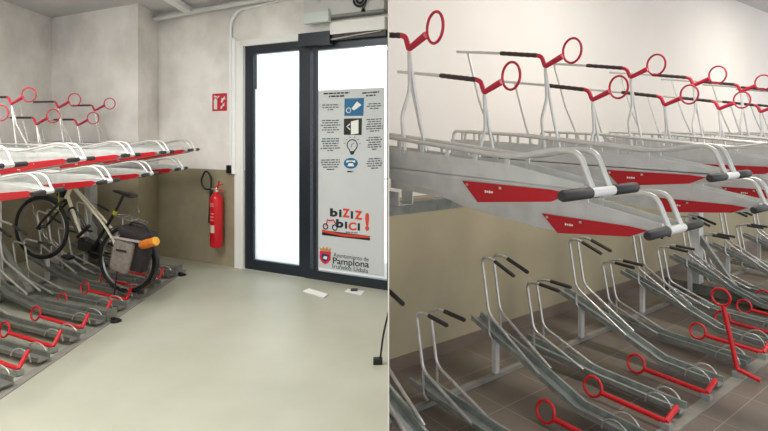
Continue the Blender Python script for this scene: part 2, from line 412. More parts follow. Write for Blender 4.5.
wall_text([('Ayuntamiento de', 333.4, 256.6, 368.6, 261.6, 4.2, .0), ('Pamplona', 332.8, 263.4, 369, 267.6, 6.2, .015), ('Iruñeko Udala', 332.4, 268, 368, 273, 4.2, .0)], 'lettering', ink, ps, K1)
cr = wlocal(lambda q: ppoly(q, [(319.8, 250.6), (331, 252), (330.6, 260), (328, 263), (325, 264.4), (321.6, 262), (319.6, 258)]), 'crest', lred2, ps)
wlocal(lambda q: ppoly(q, [(321.8, 253.6), (328.8, 254.6), (328.4, 259.4), (325, 262), (321.8, 259)], K1+.002), 'crest_field', crb, cr)
wlocal(lambda q: ppoly(q, [(323, 258.4), (324, 256), (327.4, 256.6), (326.6, 259.6)], K1+.003), 'crest_lion', icw, cr)
wlocal(lambda q: ppoly(q, [(320.4, 250.4), (319.4, 247.2), (322, 249), (323.4, 246.6), (325, 249), (327, 246.8), (328.4, 249.8), (331, 248), (330.4, 251.8)], K1+.001), 'crown', gold, cr)

# ------------------------------------------------------------------ fire extinguisher and wall fittings
EX = .11
te_, _ = wall_pt(216.5, 200, EX)
c0 = P0+E*te_+NW*EX
ez = lambda y: EYE-(y-HZ)*c0.y/F
fx = thing('fire_extinguisher', frame_at(c0.x, c0.y, ez(247), (E.x, E.y)), 'tall red fire extinguisher hung on the beige wall beside the glass door', 'fire extinguisher')
exred = mat('extinguisher_red', (206, 20, 34), .28)
H_ = ez(193)-ez(247); r_ = .078
m = MB(); m.lathe([(.0, 0), (r_*.8, .0), (r_, .02), (r_, H_-.08), (r_*.92, H_-.045), (r_*.6, H_-.012), (.03, H_), (.022, H_+.02), (0, H_+.02)], n=28); m.build('cylinder', exred, fx, True)
m = MB(); m.lathe([(.0, 0), (.024, 0), (.026, .04), (.018, .055), (0, .055)], (0, 0, H_+.015), 14); m.tube([(0, 0, H_+.04), (-.075, 0, H_+.045)], .012); m.build('valve', 'screw', fx, True)
m = MB(); m.bar((-.02, -.01, H_+.06), (.12, -.02, H_+.115), .022, .01); m.bar((.0, -.01, H_+.05), (.13, -.02, H_+.03), .02, .008); m.bar((.02, -.01, H_+.05), (.06, -.012, H_+.15), .014, .008); m.build('lever', exred, fx)
m = MB(); hose = fillet([(-.07, 0, H_+.045), (-.2, 0, H_+.03), (-.26, 0, H_+.13), (-.18, 0, H_+.27), (-.09, 0, H_+.21), (-.085, 0, H_+.02)], .07, 6); m.tube(hose, .012, 8); m.build('hose', 'black', fx, True)
m = MB(); m.tube([(-.085, 0, H_+.04), (-.088, 0, H_-.1), (-.095, 0, H_-.36)], [.02, .022, .03], 12); m.build('discharge_horn', 'black', fx, True)
m = MB()
def curved(mb, z0, z1, a0, a1):
    n = 8; prev = None
    for k in range(n+1):
        a = a0+(a1-a0)*k/n; p = [(math.cos(a)*(r_+.001), math.sin(a)*(r_+.001), z) for z in (z0, z1)]
        p = [mb.bm.verts.new(q) for q in p]
        if prev: mb.bm.faces.new((prev[0], p[0], p[1], prev[1]))
        prev = p
    return mb
# the room side of the cylinder is local -y
curved(m, H_*.28, H_*.42, -PI/2-.35, -PI/2+.45); m.build('label_plate', mat('extinguisher_label', (215, 205, 196), .5), fx)
for z in (.5, .56, .62, .76, .8):
    m = MB(); curved(m, H_*z, H_*z+.014, -PI/2-.5, -PI/2+.35); m.build('printed_text', mat('extinguisher_print', (226, 150, 140), .5), fx)
m = MB(); m.box((0, EX-.06-.008, H_*.8), (.05, .1, .03)); m.build('wall_bracket', 'black', fx)

sg = thing('extinguisher_sign', frame_at(*on_wall(T(219), 1.75, .004), (E.x, E.y)), 'square red fire extinguisher sign on the white wall', 'sign')
s0, s1 = wall_pt(212.5, 94)[0], wall_pt(227, 94)[0]; zt, zb = wall_pt(219, 93.5)[1], wall_pt(219, 111)[1]
wlocal(lambda q: wbox(q, s0, s1, zb, zt, 0, .004), 'board', mat('sign_red', (190, 22, 48), .45), sg)
def wp(x, z): return (x, z)
sw = s1-s0; sh = zt-zb
def spoly(q, pts): q.prism([on_wall(s0+x*sw, zb+y*sh, .0045) for x, y in pts], tuple(NW*.001)+(0,))
wlocal(lambda q: (spoly(q, [(.12, .1), (.34, .1), (.34, .62), (.28, .72), (.18, .72), (.12, .62)]), spoly(q, [(.14, .78), (.34, .78), (.34, .84), (.14, .9)]), spoly(q, [(.36, .7), (.44, .8), (.5, .8), (.5, .86), (.42, .86), (.34, .76)])), 'extinguisher_symbol', icw, sg)
wlocal(lambda q: [spoly(q, [(.58+o, .12+o), (.68+o, .14+o), (.72+o, .34+o), (.66+o, .26+o), (.6+o, .3+o)]) for o in (0, .14)]+[spoly(q, [(.6, .5), (.7, .46), (.78, .62), (.9, .66), (.86, .84), (.74, .72), (.66, .74)])], 'flame_symbol', icw, sg)

# conduit on the wall by the door, with a small black socket at its foot
cz = [wall_pt(233, 165)[1], wall_pt(234, 22)[1]]; ct = T(232.5)
m = MB(); path = fillet([on_wall(ct, cz[0], .03), on_wall(ct, cz[1], .03), on_wall(ct+.12, cz[1]+.13, .03), on_wall(tb+.1, CL-.03, .03)], .07, 8)
m.tube(path, .018, 10); m.tube([on_wall(ct+.055, cz[0]-.1, .034), on_wall(ct+.055, DZ+.1, .034)], .03, 10)
tag(m.build('conduit_pipe', 'pipe_bright', None, True), 'white painted conduit running up the wall beside the door', 'pipe')
m = MB(); wbox(m, T(229), T(234), wall_pt(230, 173)[1], wall_pt(230, 165)[1], 0, .05); o = m.build('socket_box', 'black', None, bevel=.006)
tag(o, 'small black socket box at the foot of the white conduit', 'socket')
m = MB(); pp = [on_wall(T(155), CL-.1, .12), on_wall(T(240), CL-.06, .12), on_wall(tb-.02, CL-.05, .12)]; m.tube(pp, .03, 10)
tag(m.build('ceiling_pipe', 'pipe_white', None, True), 'pale pipe running under the ceiling along the far wall', 'pipe')
m = MB(); m.box((-2.42, 5.7, CL-.05), (.1, 1.5, .07)); lt = m.build('tube_light', 'white', None, bevel=.01); tag(lt, 'white tube light fitting on the ceiling above the floor', 'light')
el = thing('emergency_light', frame_at(*on_wall(T(324), 2.95, .1), (E.x, E.y)), 'pale green emergency light box above the glass door', 'light')
wlocal(lambda q: wbox(q, T(311), T(336), wall_pt(324, 25)[1], wall_pt(324, 15)[1], .1, .15), 'lens', mat('emergency_lens', (206, 214, 210), .3), el)
wlocal(lambda q: wbox(q, T(312), T(335), wall_pt(324, 15)[1], wall_pt(324, 12.5)[1], .1, .14), 'housing', 'ceil', el)
wlocal(lambda q: q.tube([on_wall(T(324), 3.0, .12), on_wall(T(324), CL, .12)], .012), 'cable', 'ceil', el)
sp = thing('round_detector', frame_at(*on_wall(T(360), CL-.05, .12), (E.x, E.y)), 'round black device high above the door, by the ceiling', 'detector')
cc = on_wall(*wall_pt(360, -1, .13), .13)
wlocal(lambda q: (q.ring(cc, .075, .012, (E.x, E.y, 0), (0,0,1), 24, 8), q.ring(cc, .04, .012, (E.x, E.y, 0), (0,0,1), 20, 8)), 'grille', 'black', sp)
c2 = on_wall(*wall_pt(363, 10.5, .12), .12)
wlocal(lambda q: (q.tube([cc+Vector((.06, 0, -.06)), c2+Vector((.03, 0, .06)), c2], .003, 6), q.lathe([(.022, -.012), (.02, 0), (.004, .03), (0, .03)], c2, 10)), 'dangling_plug', 'black', sp)

# papers on the floor, the leaning rod
def floor_pt(px, py): y = F*EYE/(py-HZ); return Vector(((px-384)/F*y, y))
m = MB(); q = [floor_pt(*p) for p in ((303, 292), (309, 290.5), (328, 295.5), (324, 298.5))]
m.prism([(p.x, p.y, .002) for p in q], (0, 0, .006)); m.prism([(q[0].x, q[0].y, .009), (q[1].x, q[1].y, .02), (q[2].x, q[2].y, .012), (q[3].x, q[3].y, .009)], (0, 0, .003))
tag(m.build('folded_paper', 'white'), 'folded white paper lying on the floor in front of the door', 'paper')
lf = thing('leaflet', Matrix.Translation((floor_pt(355, 292).x, floor_pt(355, 292).y, 0)), 'small white leaflet with a black scrap on it near the right door edge', 'paper')
q = [floor_pt(*p)-floor_pt(355, 292) for p in ((344.5, 292), (348, 289.3), (364.5, 291.5), (361, 295.8))]
m = MB(); m.prism([(p.x, p.y, .002) for p in q], (0, 0, .004)); m.build('sheet', 'white', lf)
m = MB(); m.box((-.01, .03, .014), (.07, .05, .016)); m.build('black_scrap', 'black', lf, bevel=.004)
fp = floor_pt(380, 364)
st = thing('leaning_rod', Matrix.Translation((fp.x, fp.y, 0)), 'thin black rod with a rubber foot leaning on the partition edge', 'rod')
m = MB(); m.tube(fillet([(-.0, 0, .025), (.022, 0, .2), (.058, 0, .36)], .05), .007, 8); m.build('rod', 'black', st, True)
m = MB(); m.box((-.015, 0, .022), (.065, .04, .044)); m.build('rubber_foot', 'black', st, bevel=.008)

# ------------------------------------------------------------------ double deck rack: upper trays
def mirror_y(pts): return [(x, -y, z) for x, y, z in pts]
def make_upper(P, label, group):
    """local x = towards the aisle (0 at the handle), y across, z up, origin at the pull handle"""
    root = thing('upper_bike_tray', Matrix.Identity(4), label, 'bike rack tray', group)
    hw = P['hw']; prof = P['body_top']; crease = P['crease']; hull = P['hull']
    # side plates and floor of the tray: one folded sheet body
    m = MB()
    for sy in (1, -1):
        y = sy*hw
        top = [(-s, y, z) for s, z in prof]; bot = [(-s, y, z) for s, z in crease]
        m.prism(top+bot[::-1], (0, -sy*.003, 0))
        hb = [(-s, z) for s, z in hull]; ct = [(-s, z) for s, z in crease]
        # lower tucked hull, leaning inwards
        n = 10; s0 = hull[0][0]; s1 = hull[-1][0]
        def itp(L, s):
            for (a, za), (b, zb) in zip(L, L[1:]):
                if min(a, b)-1e-6 <= s <= max(a, b)+1e-6: return za+(zb-za)*(s-a)/(b-a)
            return L[0][1] if abs(s-L[0][0]) < abs(s-L[-1][0]) else L[-1][1]
        prev = None
        for k in range(n+1):
            s = s0+(s1-s0)*k/n; zt_ = itp(crease, s); zb_ = itp(hull, s)
            a = m.bm.verts.new((-s, y, zt_)); b = m.bm.verts.new((-s, sy*(hw*.8), zb_)); c = m.bm.verts.new((-s, 0, zb_))
            if prev:
                m.bm.faces.new((prev[0], a, b, prev[1])); m.bm.faces.new((prev[1], b, c, prev[2]))
            prev = (a, b, c)
    zc = [( -s, z) for s, z in crease]
    m.prism([(zc[0][0], -hw, zc[0][1]+.012), (zc[0][0], hw, zc[0][1]+.012), (zc[-1][0], hw, zc[-1][1]+.012), (zc[-1][0], -hw, zc[-1][1]+.012)], (0, 0, .004))
    m.build('tray_body', 'galv', root)
    # red side panels, slightly proud
    for sy in (1, -1):
        m = MB(); m.prism([(-s, sy*(hw+.002), z) for s, z in P['red']], (0, sy*.004, 0)); rp = m.build('red_panel', 'red', root)
        for s, z in P['screws']: sc = MB(); sc.box((-s, sy*(hw+.007), z), (.008, .004, .008)); sc.build('screw', 'screw', rp)
    m = MB()
    for i in range(4): m.box((-P['mark'][0]+i*.009, -(hw+.0068), P['mark'][1]), (.006, .001, .006 if i % 2 else .008))
    m.build('maker_mark', 'white', root)
    # guard rails with short stand-off pins, and the hoops down to the handle
    for sy in (1, -1):
        m = MB(); path = [(-s, sy*(hw-.003), z) for s, z in P['rail']]+[(-s, sy*P['hy']*1.0, z) for s, z in P['hoop']]
        s_e, z_e = P['rail'][0]
        path = [(-s_e+.01, sy*(hw-.003), z_e-.07), (-s_e-.02, sy*(hw-.003), z_e-.06), (-s_e-.02, sy*(hw-.003), z_e)]+path[1:]
        # aim the last point at the skewed handle
        e = path[-1]; path[-1] = (e[0]-sy*P['hy']*math.sin(P['skew']), e[1], e[2])
        m.tube(fillet(path, P['rf'], 6), P['rt'], 10)
        m.build('guard_rail', 'tube', root, True)
    def rz(s):
        L = P['rail']
        for (a, za), (b, zb) in zip(L, L[1:]):
            if min(a, b) <= s <= max(a, b): return za+(zb-za)*(s-a)/(b-a)
        return L[-1][1]
    n = P['npin']; sa, sb = P['rail'][0][0]-.05, P['rail'][-1][0]+.02
    for k in range(n):
        s = sa+(sb-sa)*k/(n-1)
        for sy in (1, -1): m = MB(); m.box((-s, sy*(hw-.002), rz(s)-.03), (.014, .006, .06)); m.build('rail_pin', 'galv', root)
    # pull handle across the front, black grips
    sk = P['skew']; hx, hyv = -math.sin(sk), math.cos(sk); L = P['hl']; c = P['hc']
    m = MB(); m.tube([(hx*-c, hyv*-c, 0), (hx*c, hyv*c, 0)], P['hr'], 12); h = m.build('pull_handle', 'white_paint', root, True)
    for sg_ in (-1, 1):
        m = MB(); m.tube([(hx*sg_*a, hyv*sg_*a, 0) for a in (c-.004, c, L-.008, L)], [P['hr']*.9, P['hr']*1.12, P['hr']*1.12, P['hr']*.85], 14); m.build('grip', 'grip', h, True)
    # wheel clamp frame standing on the tray
    (sb_, zb_), (sg1, zg1), (sg2, zg2) = P['bar']; kn = P['knee']; ae = P['arm_end']; rg = P['ring']; fy = 0
    cl = MB(); cl.tube([(-sb_, fy, zb_), (-sg1, fy, zg1)], .008, 8); cb = cl.build('clamp_bar', 'tube', root, True)
    g = MB(); pts = [(-(sg1+(sg2-sg1)*k/12), fy, zg1+(zg2-zg1)*k/12) for k in range(13)]
    g.tube(pts, [.011+(.0015 if k % 2 else 0) for k in range(13)], 10); g.build('clamp_grip', 'grip_brown', cb, True)
    g = MB(); g.tube(fillet([(-sg2, fy, zg2), (-sg2+.025, fy, zg2-.01), (-kn[0], fy, kn[1])], .02), .011, 10); g.tube([(-kn[0], fy, kn[1]), (-ae[0], fy, ae[1])], [.012, .0145], 12); ar = g.build('clamp_arm', 'red_arm', root, True)
    a = P['ring_yaw']; g = MB(); g.ring((-rg[0], fy, rg[1]), P['ring_r'], .0058, (math.cos(a), math.sin(a), 0), (0, 0, 1), 32, 8); g.build('clamp_ring', 'red_arm', ar, True)
    for i, pole in enumerate(P['poles']):
        g = MB(); g.tube(fillet([(-s, y, z) for s, y, z in pole], .03), .0075, 8); g.build('clamp_pole', 'tube', root, True)
    # mounting bracket below
    bs, bz0, bz1 = P['bracket']
    m = MB(); m.box((-bs, hw*.9, (bz0+bz1)/2), (.09, .006, bz1-bz0)); m.box((-bs, -hw*.9, (bz0+bz1)/2), (.09, .006, bz1-bz0)); m.box((-bs, 0, bz0+.003), (.09, hw*1.8, .006)); m.build('mounting_bracket', 'galv', root)
    return root

UR = dict(hw=.052, hy=.042, skew=0, rf=.06, rt=.0085, hl=.185, hc=.058, hr=.0135, npin=9,
    body_top=[(1.42, .125), (.965, .105), (.27, .062), (.02, .02)], crease=[(1.42, .02), (.965, .004), (.5, .0), (.02, -.01)],
    hull=[(1.0, .0), (.92, -.02), (.44, -.066), (.12, -.035), (.02, -.02)],
    red=[(.465, -.001), (.395, -.066), (.12, -.036), (.06, -.008), (.12, -.002)], screws=[(.44, -.012), (.30, -.012)], mark=(.36, -.028),
    rail=[(1.38, .172), (.965, .151), (.26, .083)], hoop=[(.1, .112), (.04, .105), (.0, .005)],
    bar=[(1.42, .64), (1.09, .59), (.855, .55)], knee=(.81, .49), arm_end=(.71, .53), ring=(.66, .55), ring_r=.058, ring_yaw=math.radians(-12),
    poles=[[(1.335, 0, .63), (1.25, .01, .33), (1.17, .05, .1)], [(.81, 0, .49), (.793, -.01, .33), (.80, -.045, .22), (.775, -.048, .08)], [(.81, 0, .49), (.79, .01, .33), (.755, .047, .06)]],
    bracket=(1.40, -.22, .0))
KL = 1.0
UL = dict(hw=.048, hy=.036, skew=math.radians(23), rf=.09, rt=.0085, hl=.155, hc=.042, hr=.014, npin=12,
    body_top=[(2.45, .05), (1.0, .045), (.3, .04), (.03, .018)], crease=[(2.45, -.06), (1.0, -.07), (.8, -.06), (.03, .0)],
    hull=[(1.6, -.09), (1.2, -.13), (.79, -.128), (.12, -.03), (.03, -.015)],
    red=[(.86, -.066), (.79, -.13), (.12, -.034), (.07, -.006), (.12, .004)], screws=[(.75, -.075), (.42, -.04)], mark=(.6, -.085),
    rail=[(2.42, .085), (1.3, .078), (.55, .05)], hoop=[(.2, .11), (.08, .1), (.0, .005)],
    bar=[(2.28, .535), (1.96, .53), (1.62, .527)], knee=(1.555, .458), arm_end=(1.39, .52), ring=(1.30, .54), ring_r=.066, ring_yaw=math.radians(23),
    poles=[[(2.2, 0, .535), (2.15, .01, .3), (2.1, .045, .04)], [(1.555, 0, .458), (1.5, -.01, .26), (1.44, -.042, .2), (1.4, -.044, .03)], [(1.555, 0, .458), (1.49, .01, .26), (1.36, .044, .03)]],
    bracket=(1.67, -.32, -.0))

ORD = ['nearest', 'second nearest', 'third nearest', 'fourth nearest', 'fifth nearest', 'sixth nearest', 'seventh nearest', 'eighth nearest', 'ninth nearest', 'tenth nearest', 'eleventh nearest', 'twelfth nearest']
def place_uppers(P, spots, group, lab, low_z):
    proto = make_upper(P, 'x', group); pr = proto
    out = []
    for i, (mw, kind, idx) in enumerate(spots):
        o = proto if i == 0 else copy_tree(pr)
        o.matrix_world = mw; o['label'] = lab(kind, idx); out.append(o)
        if kind == 'lowered':
            for c in children(o):
                if c.name.startswith('mounting_bracket'): c.scale.z = low_z
    return out
TR0 = (.457-1.238, 1.985)     # first tray: row coordinate of the handle, distance from the wall
spots = []
for k in range(14):
    hi = k % 2 == 0
    x, y = R(TR0[1], TR0[0]-.02+(0, .435, .88, 1.3)[k] if k < 4 else TR0[0]-.02+.427*k); spots.append((frame_at(x, y, 1.445 if hi else 1.295, V), 'raised' if hi else 'lowered', k//2))
UPR = place_uppers(UR, spots, 'upper trays of the rack above the tiled floor', lambda k, i: f'grey red-sided upper bike tray over brown tiles, {ORD[i]} of the {k} ones', .32)
spots = []
for k in range(9):
    hi = k % 2 == 0
    spots.append((frame_at(-2.1, 2.9+.355*k, 1.425 if hi else 1.24, W), 'raised' if hi else 'lowered', k//2))
UPL = place_uppers(UL, spots, 'upper trays of the rack above the pale concrete floor', lambda k, i: f'grey red-sided upper bike tray over pale concrete, {ORD[i]} of the {k} ones', .44)

# ------------------------------------------------------------------ lower trays
def make_lower(P, hi, label, group):
    """local x towards the aisle, 0 at the front plate; s = distance back from it"""
    root = thing('lower_bike_tray', Matrix.Identity(4), label, 'bike rack tray', group)
    k = P['k']; w = .045
    prof = ([(.0, .03), (.35*k, .045), (.74*k, .2), (1.14*k, .34)] if hi and k == 1 else [(.0, .03), (.55*k, .04), (.8*k, .1), (1.14*k, .26)] if hi else [(.0, .03), (.5*k, .04), (1.1*k, .085)])
    m = MB()
    for (s0, z0), (s1, z1) in zip(prof, prof[1:]):
        d = Vector((-(s1-s0), 0, z1-z0)); nrm = Vector((z1-z0, 0, s1-s0)).normalized()
        for (ya, yb, ha, hb) in ((-w, w, 0, .004), (-w, -w+.004, 0, .04), (w-.004, w, 0, .04), (-w-.012, -w, .036, .04), (w, w+.012, .036, .04)):
            A = Vector((-s0, 0, z0)); q = [A+Vector((0, y, 0))+nrm*h for y, h in ((ya, ha), (yb, ha), (yb, hb), (ya, hb))]
            m.prism(q, d)
    m.build('wheel_channel', P['mt'], root)
    base = .25 if hi else 0
    for sy in (-1, 1):
        y = sy*.055; dx = 0
        b0 = P['bend']; z = b0[1]+base
        m = MB(); p = [(-P['grip'][0], y*1.25, P['grip'][1]+base-(.07 if hi else 0)), (-P['grip'][2], y*1.1, P['grip'][3]+base-(.01 if hi else 0)), (-b0[0], y, z), (-P['kink'][0], y, P['kink'][1]+base*.84), (-P['end'][0], y*1.05, P['end'][1]+base*.42)]
        m.tube(fillet(p, .05, 6), .0095, 10); rd = m.build('wheel_support', 'rod', root, True)
        m = MB(); a = Vector(p[0]); b = Vector(p[1]); m.tube([a+(a-b)*.04, a, a+(b-a)*.8], [.009, .0125, .0125], 10); m.build('grip', 'grip', rd, True)
        m = MB(); m.tube(fillet([(-P['kink'][0], y, P['kink'][1]+base*.84), (-P['kink'][0]+.005, y, P['kink'][1]-.13+base*.84), (-P['kink'][0]+.04*k, y, P['kink'][1]-.16+base*.84)], .03), .008, 8); m.build('brace', 'rod', root, True)
    if hi:
        m = MB(); m.bar((-.96*k, 0, 0.032), (-.96*k, 0, .27), .03, .04, up=(0, 1, 0)); m.build('post', 'galv', root)
    for sy in (-1, 1):
        m = MB(); y = sy*.058; l = .075*k
        arc = [(-(.11*k)+l*math.cos(a), y, .035+.075*math.sin(a)) for a in [PI*j/12 for j in range(13)]]
        m.tube(arc, .005, 8); m.build('wire_loop', 'rod', root, True)
    # red locking lever lying beside the channel
    lv = MB(); L = P['lever']; off = -P['lo']
    if P.get('up'):
        pass
    lz = P['lz']; lv.tube([(0, off, .045), (-L, off, .052+lz)], .0145, 12)
    lv.tube([(0, off, .045)]+[(P['kick'][0], off+P['kick'][1], P['kick'][2])], .0145, 12)
    le = lv.build('locking_lever', 'red_floor', root, True)
    lv = MB(); lv.ring((-L-.058, off, .07+lz), .056, .0085, (1, 0, 0), (0, .25, 1), 30, 8); lv.build('lever_ring', 'red_floor', le, True)
    lv = MB(); lv.box((0, off, .024), (.05, .04, .034)); lv.build('lever_foot', 'galv_dark', root)
    return root
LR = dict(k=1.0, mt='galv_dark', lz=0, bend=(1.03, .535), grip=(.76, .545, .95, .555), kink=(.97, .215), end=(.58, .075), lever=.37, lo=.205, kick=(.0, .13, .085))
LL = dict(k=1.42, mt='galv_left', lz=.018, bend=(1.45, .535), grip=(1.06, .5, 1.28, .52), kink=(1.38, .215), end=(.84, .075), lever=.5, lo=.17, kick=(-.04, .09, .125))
def place_lowers(P, spots, group, lab):
    protos = {}; out = []
    for mw, hi, idx in spots:
        if hi in protos: o = copy_tree(protos[hi])
        else: o = make_lower(P, hi, 'x', group); protos[hi] = o
        o.matrix_world = mw; o['label'] = lab('ramped' if hi else 'flat', idx); out.append(o)
    return out
spots = []; n = {True: 0, False: 0}
for k in range(13):
    hi = k % 2 == 0; x, y = R(1.43, [-.49, -.04, .53, 1.0][k] if k < 4 else .57+.475*(k-2)); spots.append((frame_at(x, y, 0, V), hi, n[hi])); n[hi] += 1
LOR = place_lowers(LR, spots, 'floor trays of the rack on the brown tiles', lambda k, i: f'{k} floor-level bike tray on brown tiles, {ORD[i]} of its kind to the camera')
spots = []; n = {True: 0, False: 0}
for k in range(9):
    hi = k % 2 == 0; spots.append((frame_at(-2.355, 2.88+.36*k, 0, W), hi, n[hi])); n[hi] += 1
LOL = place_lowers(LL, spots, 'floor trays of the rack on the pale concrete', lambda k, i: f'{k} floor-level bike tray on pale concrete, {ORD[i]} of its kind to the camera')

# one lever on the right is swung up: give that tray its own upright lever
def raise_lever(root, P):
    for c in children(root):
        if c.name.startswith('locking_lever'):
            for g in children(c): bpy.data.objects.remove(g)
            bpy.data.objects.remove(c)
    off = -P['lo']
    m = MB(); m.tube([(0, off, .06), (-.082, off-.0, .45)], .0145, 12); m.tube([(0, off, .06), (.13, off, .03)], .0145, 12); le = m.build('locking_lever', 'red_floor', root, True)
    le['label'] = 'red locking lever swung upright'
    m = MB(); m.ring((-.096, off, .507), .056, .0085, (1, 0, 0), (0, 0, 1), 30, 8); m.build('lever_ring', 'red_floor', le, True)
raise_lever(LOR[5], LR)

# ------------------------------------------------------------------ rack frames
def rack_frame(name, label, fr, P):
    root = thing(name, fr, label, 'rack frame', 'support frames of the two-tier racks')
    m = MB(); m.bar((P['f0'], 0, .01+P['bh']/2), (P['f1'], 0, .01+P['bh']/2), .075, P['bh']); fb_ = m.build('floor_beam', 'galv_left', root)
    m = MB(); m.box((P['f1']+.004, 0, .055), (.008, .1, .11)); m.build('end_plate', 'galv_left', fb_)
    m = MB(); m.lathe([(.045, 0), (.045, .012), (.03, .02), (0, .02)], (P['f1']+.05, .0, 0.001), 16); m.bar((P['f1'], 0, .03), (P['f1']+.05, 0, .016), .03, .012); m.build('foot_pad', 'black', fb_)
    m = MB(); m.box((P['px'], 0, (P['ph']+P['bh'])/2+.006), (.1, .1, P['ph']-P['bh']-.012)); po = m.build('post', 'galv', root)
    m = MB(); m.bar((P['px'], 0, .62), (P['px']+P['br'], 0, .11), .05, .05, up=(0, 1, 0)); m.build('diagonal_brace', 'galv_left', root)
    return root
DP = .48
for i, t in enumerate((3.53, 6.38)):
    x, y = R(DP, t)
    rack_frame('rack_frame', ['grey steel post on a floor beam, nearer the camera, over tiles', 'grey steel post on a floor beam, far end of the tiled rack'][i], frame_at(x, y, 0, V), dict(f0=-.3, f1=1.05, px=0, ph=1.155, bh=.1, br=.36))
for i, yy in enumerate((4.45, 5.9)):
    x, y = -2.33, yy
    rack_frame('rack_frame', ['thick grey floor beam jutting out between the lower trays on pale concrete', 'grey post and floor beam behind the bicycle, last of the left rack'][i], frame_at(x, y, 0, W), dict(f0=-1.9, f1=.0, px=(-1.62, -1.42)[i], ph=1.02, bh=.08, br=.55))
def row_beam(label, a, b, z0, z1, w, name='row_beam', mt='galv_left'):
    m = MB(); m.bar((a[0], a[1], (z0+z1)/2), (b[0], b[1], (z0+z1)/2), w, z1-z0); return tag(m.build(name, mt), label, 'beam')
RB = [row_beam('grey horizontal beam carrying the upper trays over the tiles', R(DP, -1), R(DP, 9.5), 1.155, 1.22, .09)]
q0 = Vector((-2.33, 0))
row_beam('grey horizontal beam carrying the upper trays over the pale concrete', (-3.64, 3.2), (-3.64, 6.48), 1.025, 1.1, .08)
RB.append(row_beam('flat steel front strip on the tiles under the lever ends', R(1.44, -1.5), R(1.44, 9), .0, .006, .07, 'front_strip', 'strip'))
RB.append(row_beam('thin steel cross bar on the tiles below the ramped trays', R(.47, -.5), R(.47, 9), .002, .03, .035, 'floor_cross_bar', 'strip'))
row_beam('flat steel front strip on the pale concrete under the lever ends', (-2.345, 2.3), (-2.345, 6.1), .0, .006, .07, 'front_strip', 'strip')
row_beam('thin steel cross bar on the pale concrete behind the lower trays', (-3.65, 3.3), (-3.65, 6.55), .002, .03, .035, 'floor_cross_bar', 'strip')

# ------------------------------------------------------------------ trim right-hand things where they meet the partition
def all_meshes(o):
    r = []
    for c in children(o): r += all_meshes(c)
    return r+([o] if o.type == 'MESH' else [])
bpy.context.view_layer.update()
cut_n = Vector((pn.x, pn.y, 0)).normalized(); cut_p = Vector((0, 0, 0))+cut_n*.003
for root in UPR[:3]+LOR[:5]+RB:
    for ob in all_meshes(root):
        mw = ob.matrix_world; ds = [(mw @ v.co-cut_p).dot(cut_n) for v in ob.data.vertices]
        if min(ds) >= 0: continue
        if max(ds) <= 0.0:
            if not children(ob): bpy.data.objects.remove(ob); continue
        ob.data = ob.data.copy(); bm = bmesh.new(); bm.from_mesh(ob.data); inv = mw.inverted()
        pl = inv @ cut_p; nl = (mw.to_3x3().transposed() @ cut_n)
        res = bmesh.ops.bisect_plane(bm, geom=bm.verts[:]+bm.edges[:]+bm.faces[:], plane_co=pl, plane_no=nl, clear_inner=True)
        ed = [e for e in res['geom_cut'] if isinstance(e, bmesh.types.BMEdge)]
        try: bmesh.ops.contextual_create(bm, geom=ed) if len(ed) < 40 else None
        except Exception: pass
        bm.to_mesh(ob.data); bm.free()

# ------------------------------------------------------------------ bicycle
bd = Vector((-math.cos(math.radians(14)), math.sin(math.radians(14)))); pitch = math.radians(14.5)
Xb = Vector((bd.x*math.cos(pitch), bd.y*math.cos(pitch), math.sin(pitch))); Yb = Vector((-bd.y, bd.x, 0)); Zb = Xb.cross(Yb)
BM = Matrix((Xb, Yb, Zb)).transposed().to_4x4()
RW = .325; rear = Vector((-2.50, 5.06, RW+.055))
BM.translation = rear-Zb*RW
bike = thing('bicycle', BM, 'city bicycle with cream frame and bags parked in the lower tray', 'bicycle')
cream = mat('cream_frame_paint', (222, 214, 192), .3); spoke = mat('spoke_metal', (150, 148, 142), .3, .8)
WB = 1.06
def wheel(cx, steer=0.0, nm='wheel'):
    ca, sa = math.cos(steer), math.sin(steer); ax = (ca, sa, 0)
    m = MB(); c = Vector((cx, 0, RW)); m.ring(c, RW-.019, .0195, ax, (0,0,1), 56, 10); ty = m.build('wheel', 'tyre', bike, True)
    m = MB(); m.ring(c, RW-.045, .009, ax, (0,0,1), 56, 6); m.build('rim', spoke, ty, True)
    m = MB(); A = Vector(ax); side = Vector((-sa, ca, 0))
    for k in range(28):
        a = 2*PI*k/28; a2 = a+(.35 if k % 2 else -.35); s_ = .025 if k % 4 < 2 else -.025
        m.tube([c+side*s_+(A*math.cos(a2)+Vector((0,0,1))*math.sin(a2))*.02, c+(A*math.cos(a)+Vector((0,0,1))*math.sin(a))*(RW-.05)], .0011, 4)
    m.build('spokes', spoke, ty)
    m = MB(); m.tube([c-side*.05, c-side*.03, c+side*.03, c+side*.05], [.012, .022, .022, .012], 12); m.build('hub', 'black', ty, True)
    return ty
wheel(0); ST = .04; wheel(WB, ST)
fr_ = MB()
BB = Vector((.42, 0, .28)); HT = Vector((WB-.27, 0, .86)); HB = Vector((WB-.22, 0, .70)); STT = Vector((.25, 0, .72))
fr_.tube([HT+Vector((.012, 0, .02)), HB], .02, 12)
fr_.tube(fillet([HB+Vector((-.01, 0, .03)), Vector((.6, 0, .42)), BB+Vector((.02, 0, .0))], .1), .017, 10)
for sy in (-.05, .05):
    fr_.tube(fillet([HT+Vector((-.01, sy*.2, -.03)), Vector((.34, sy*.5, .60)), Vector((.2, sy*.7, .5)), Vector((0, sy*1.1, RW))], .08), .0115, 8)
fo = fr_.build('frame', cream, bike, True)
m = MB(); m.tube([BB, STT], .016, 10)
for sy in (-.055, .055): m.tube([BB+Vector((0, sy*.5, 0)), Vector((0, sy, RW))], .009, 8)
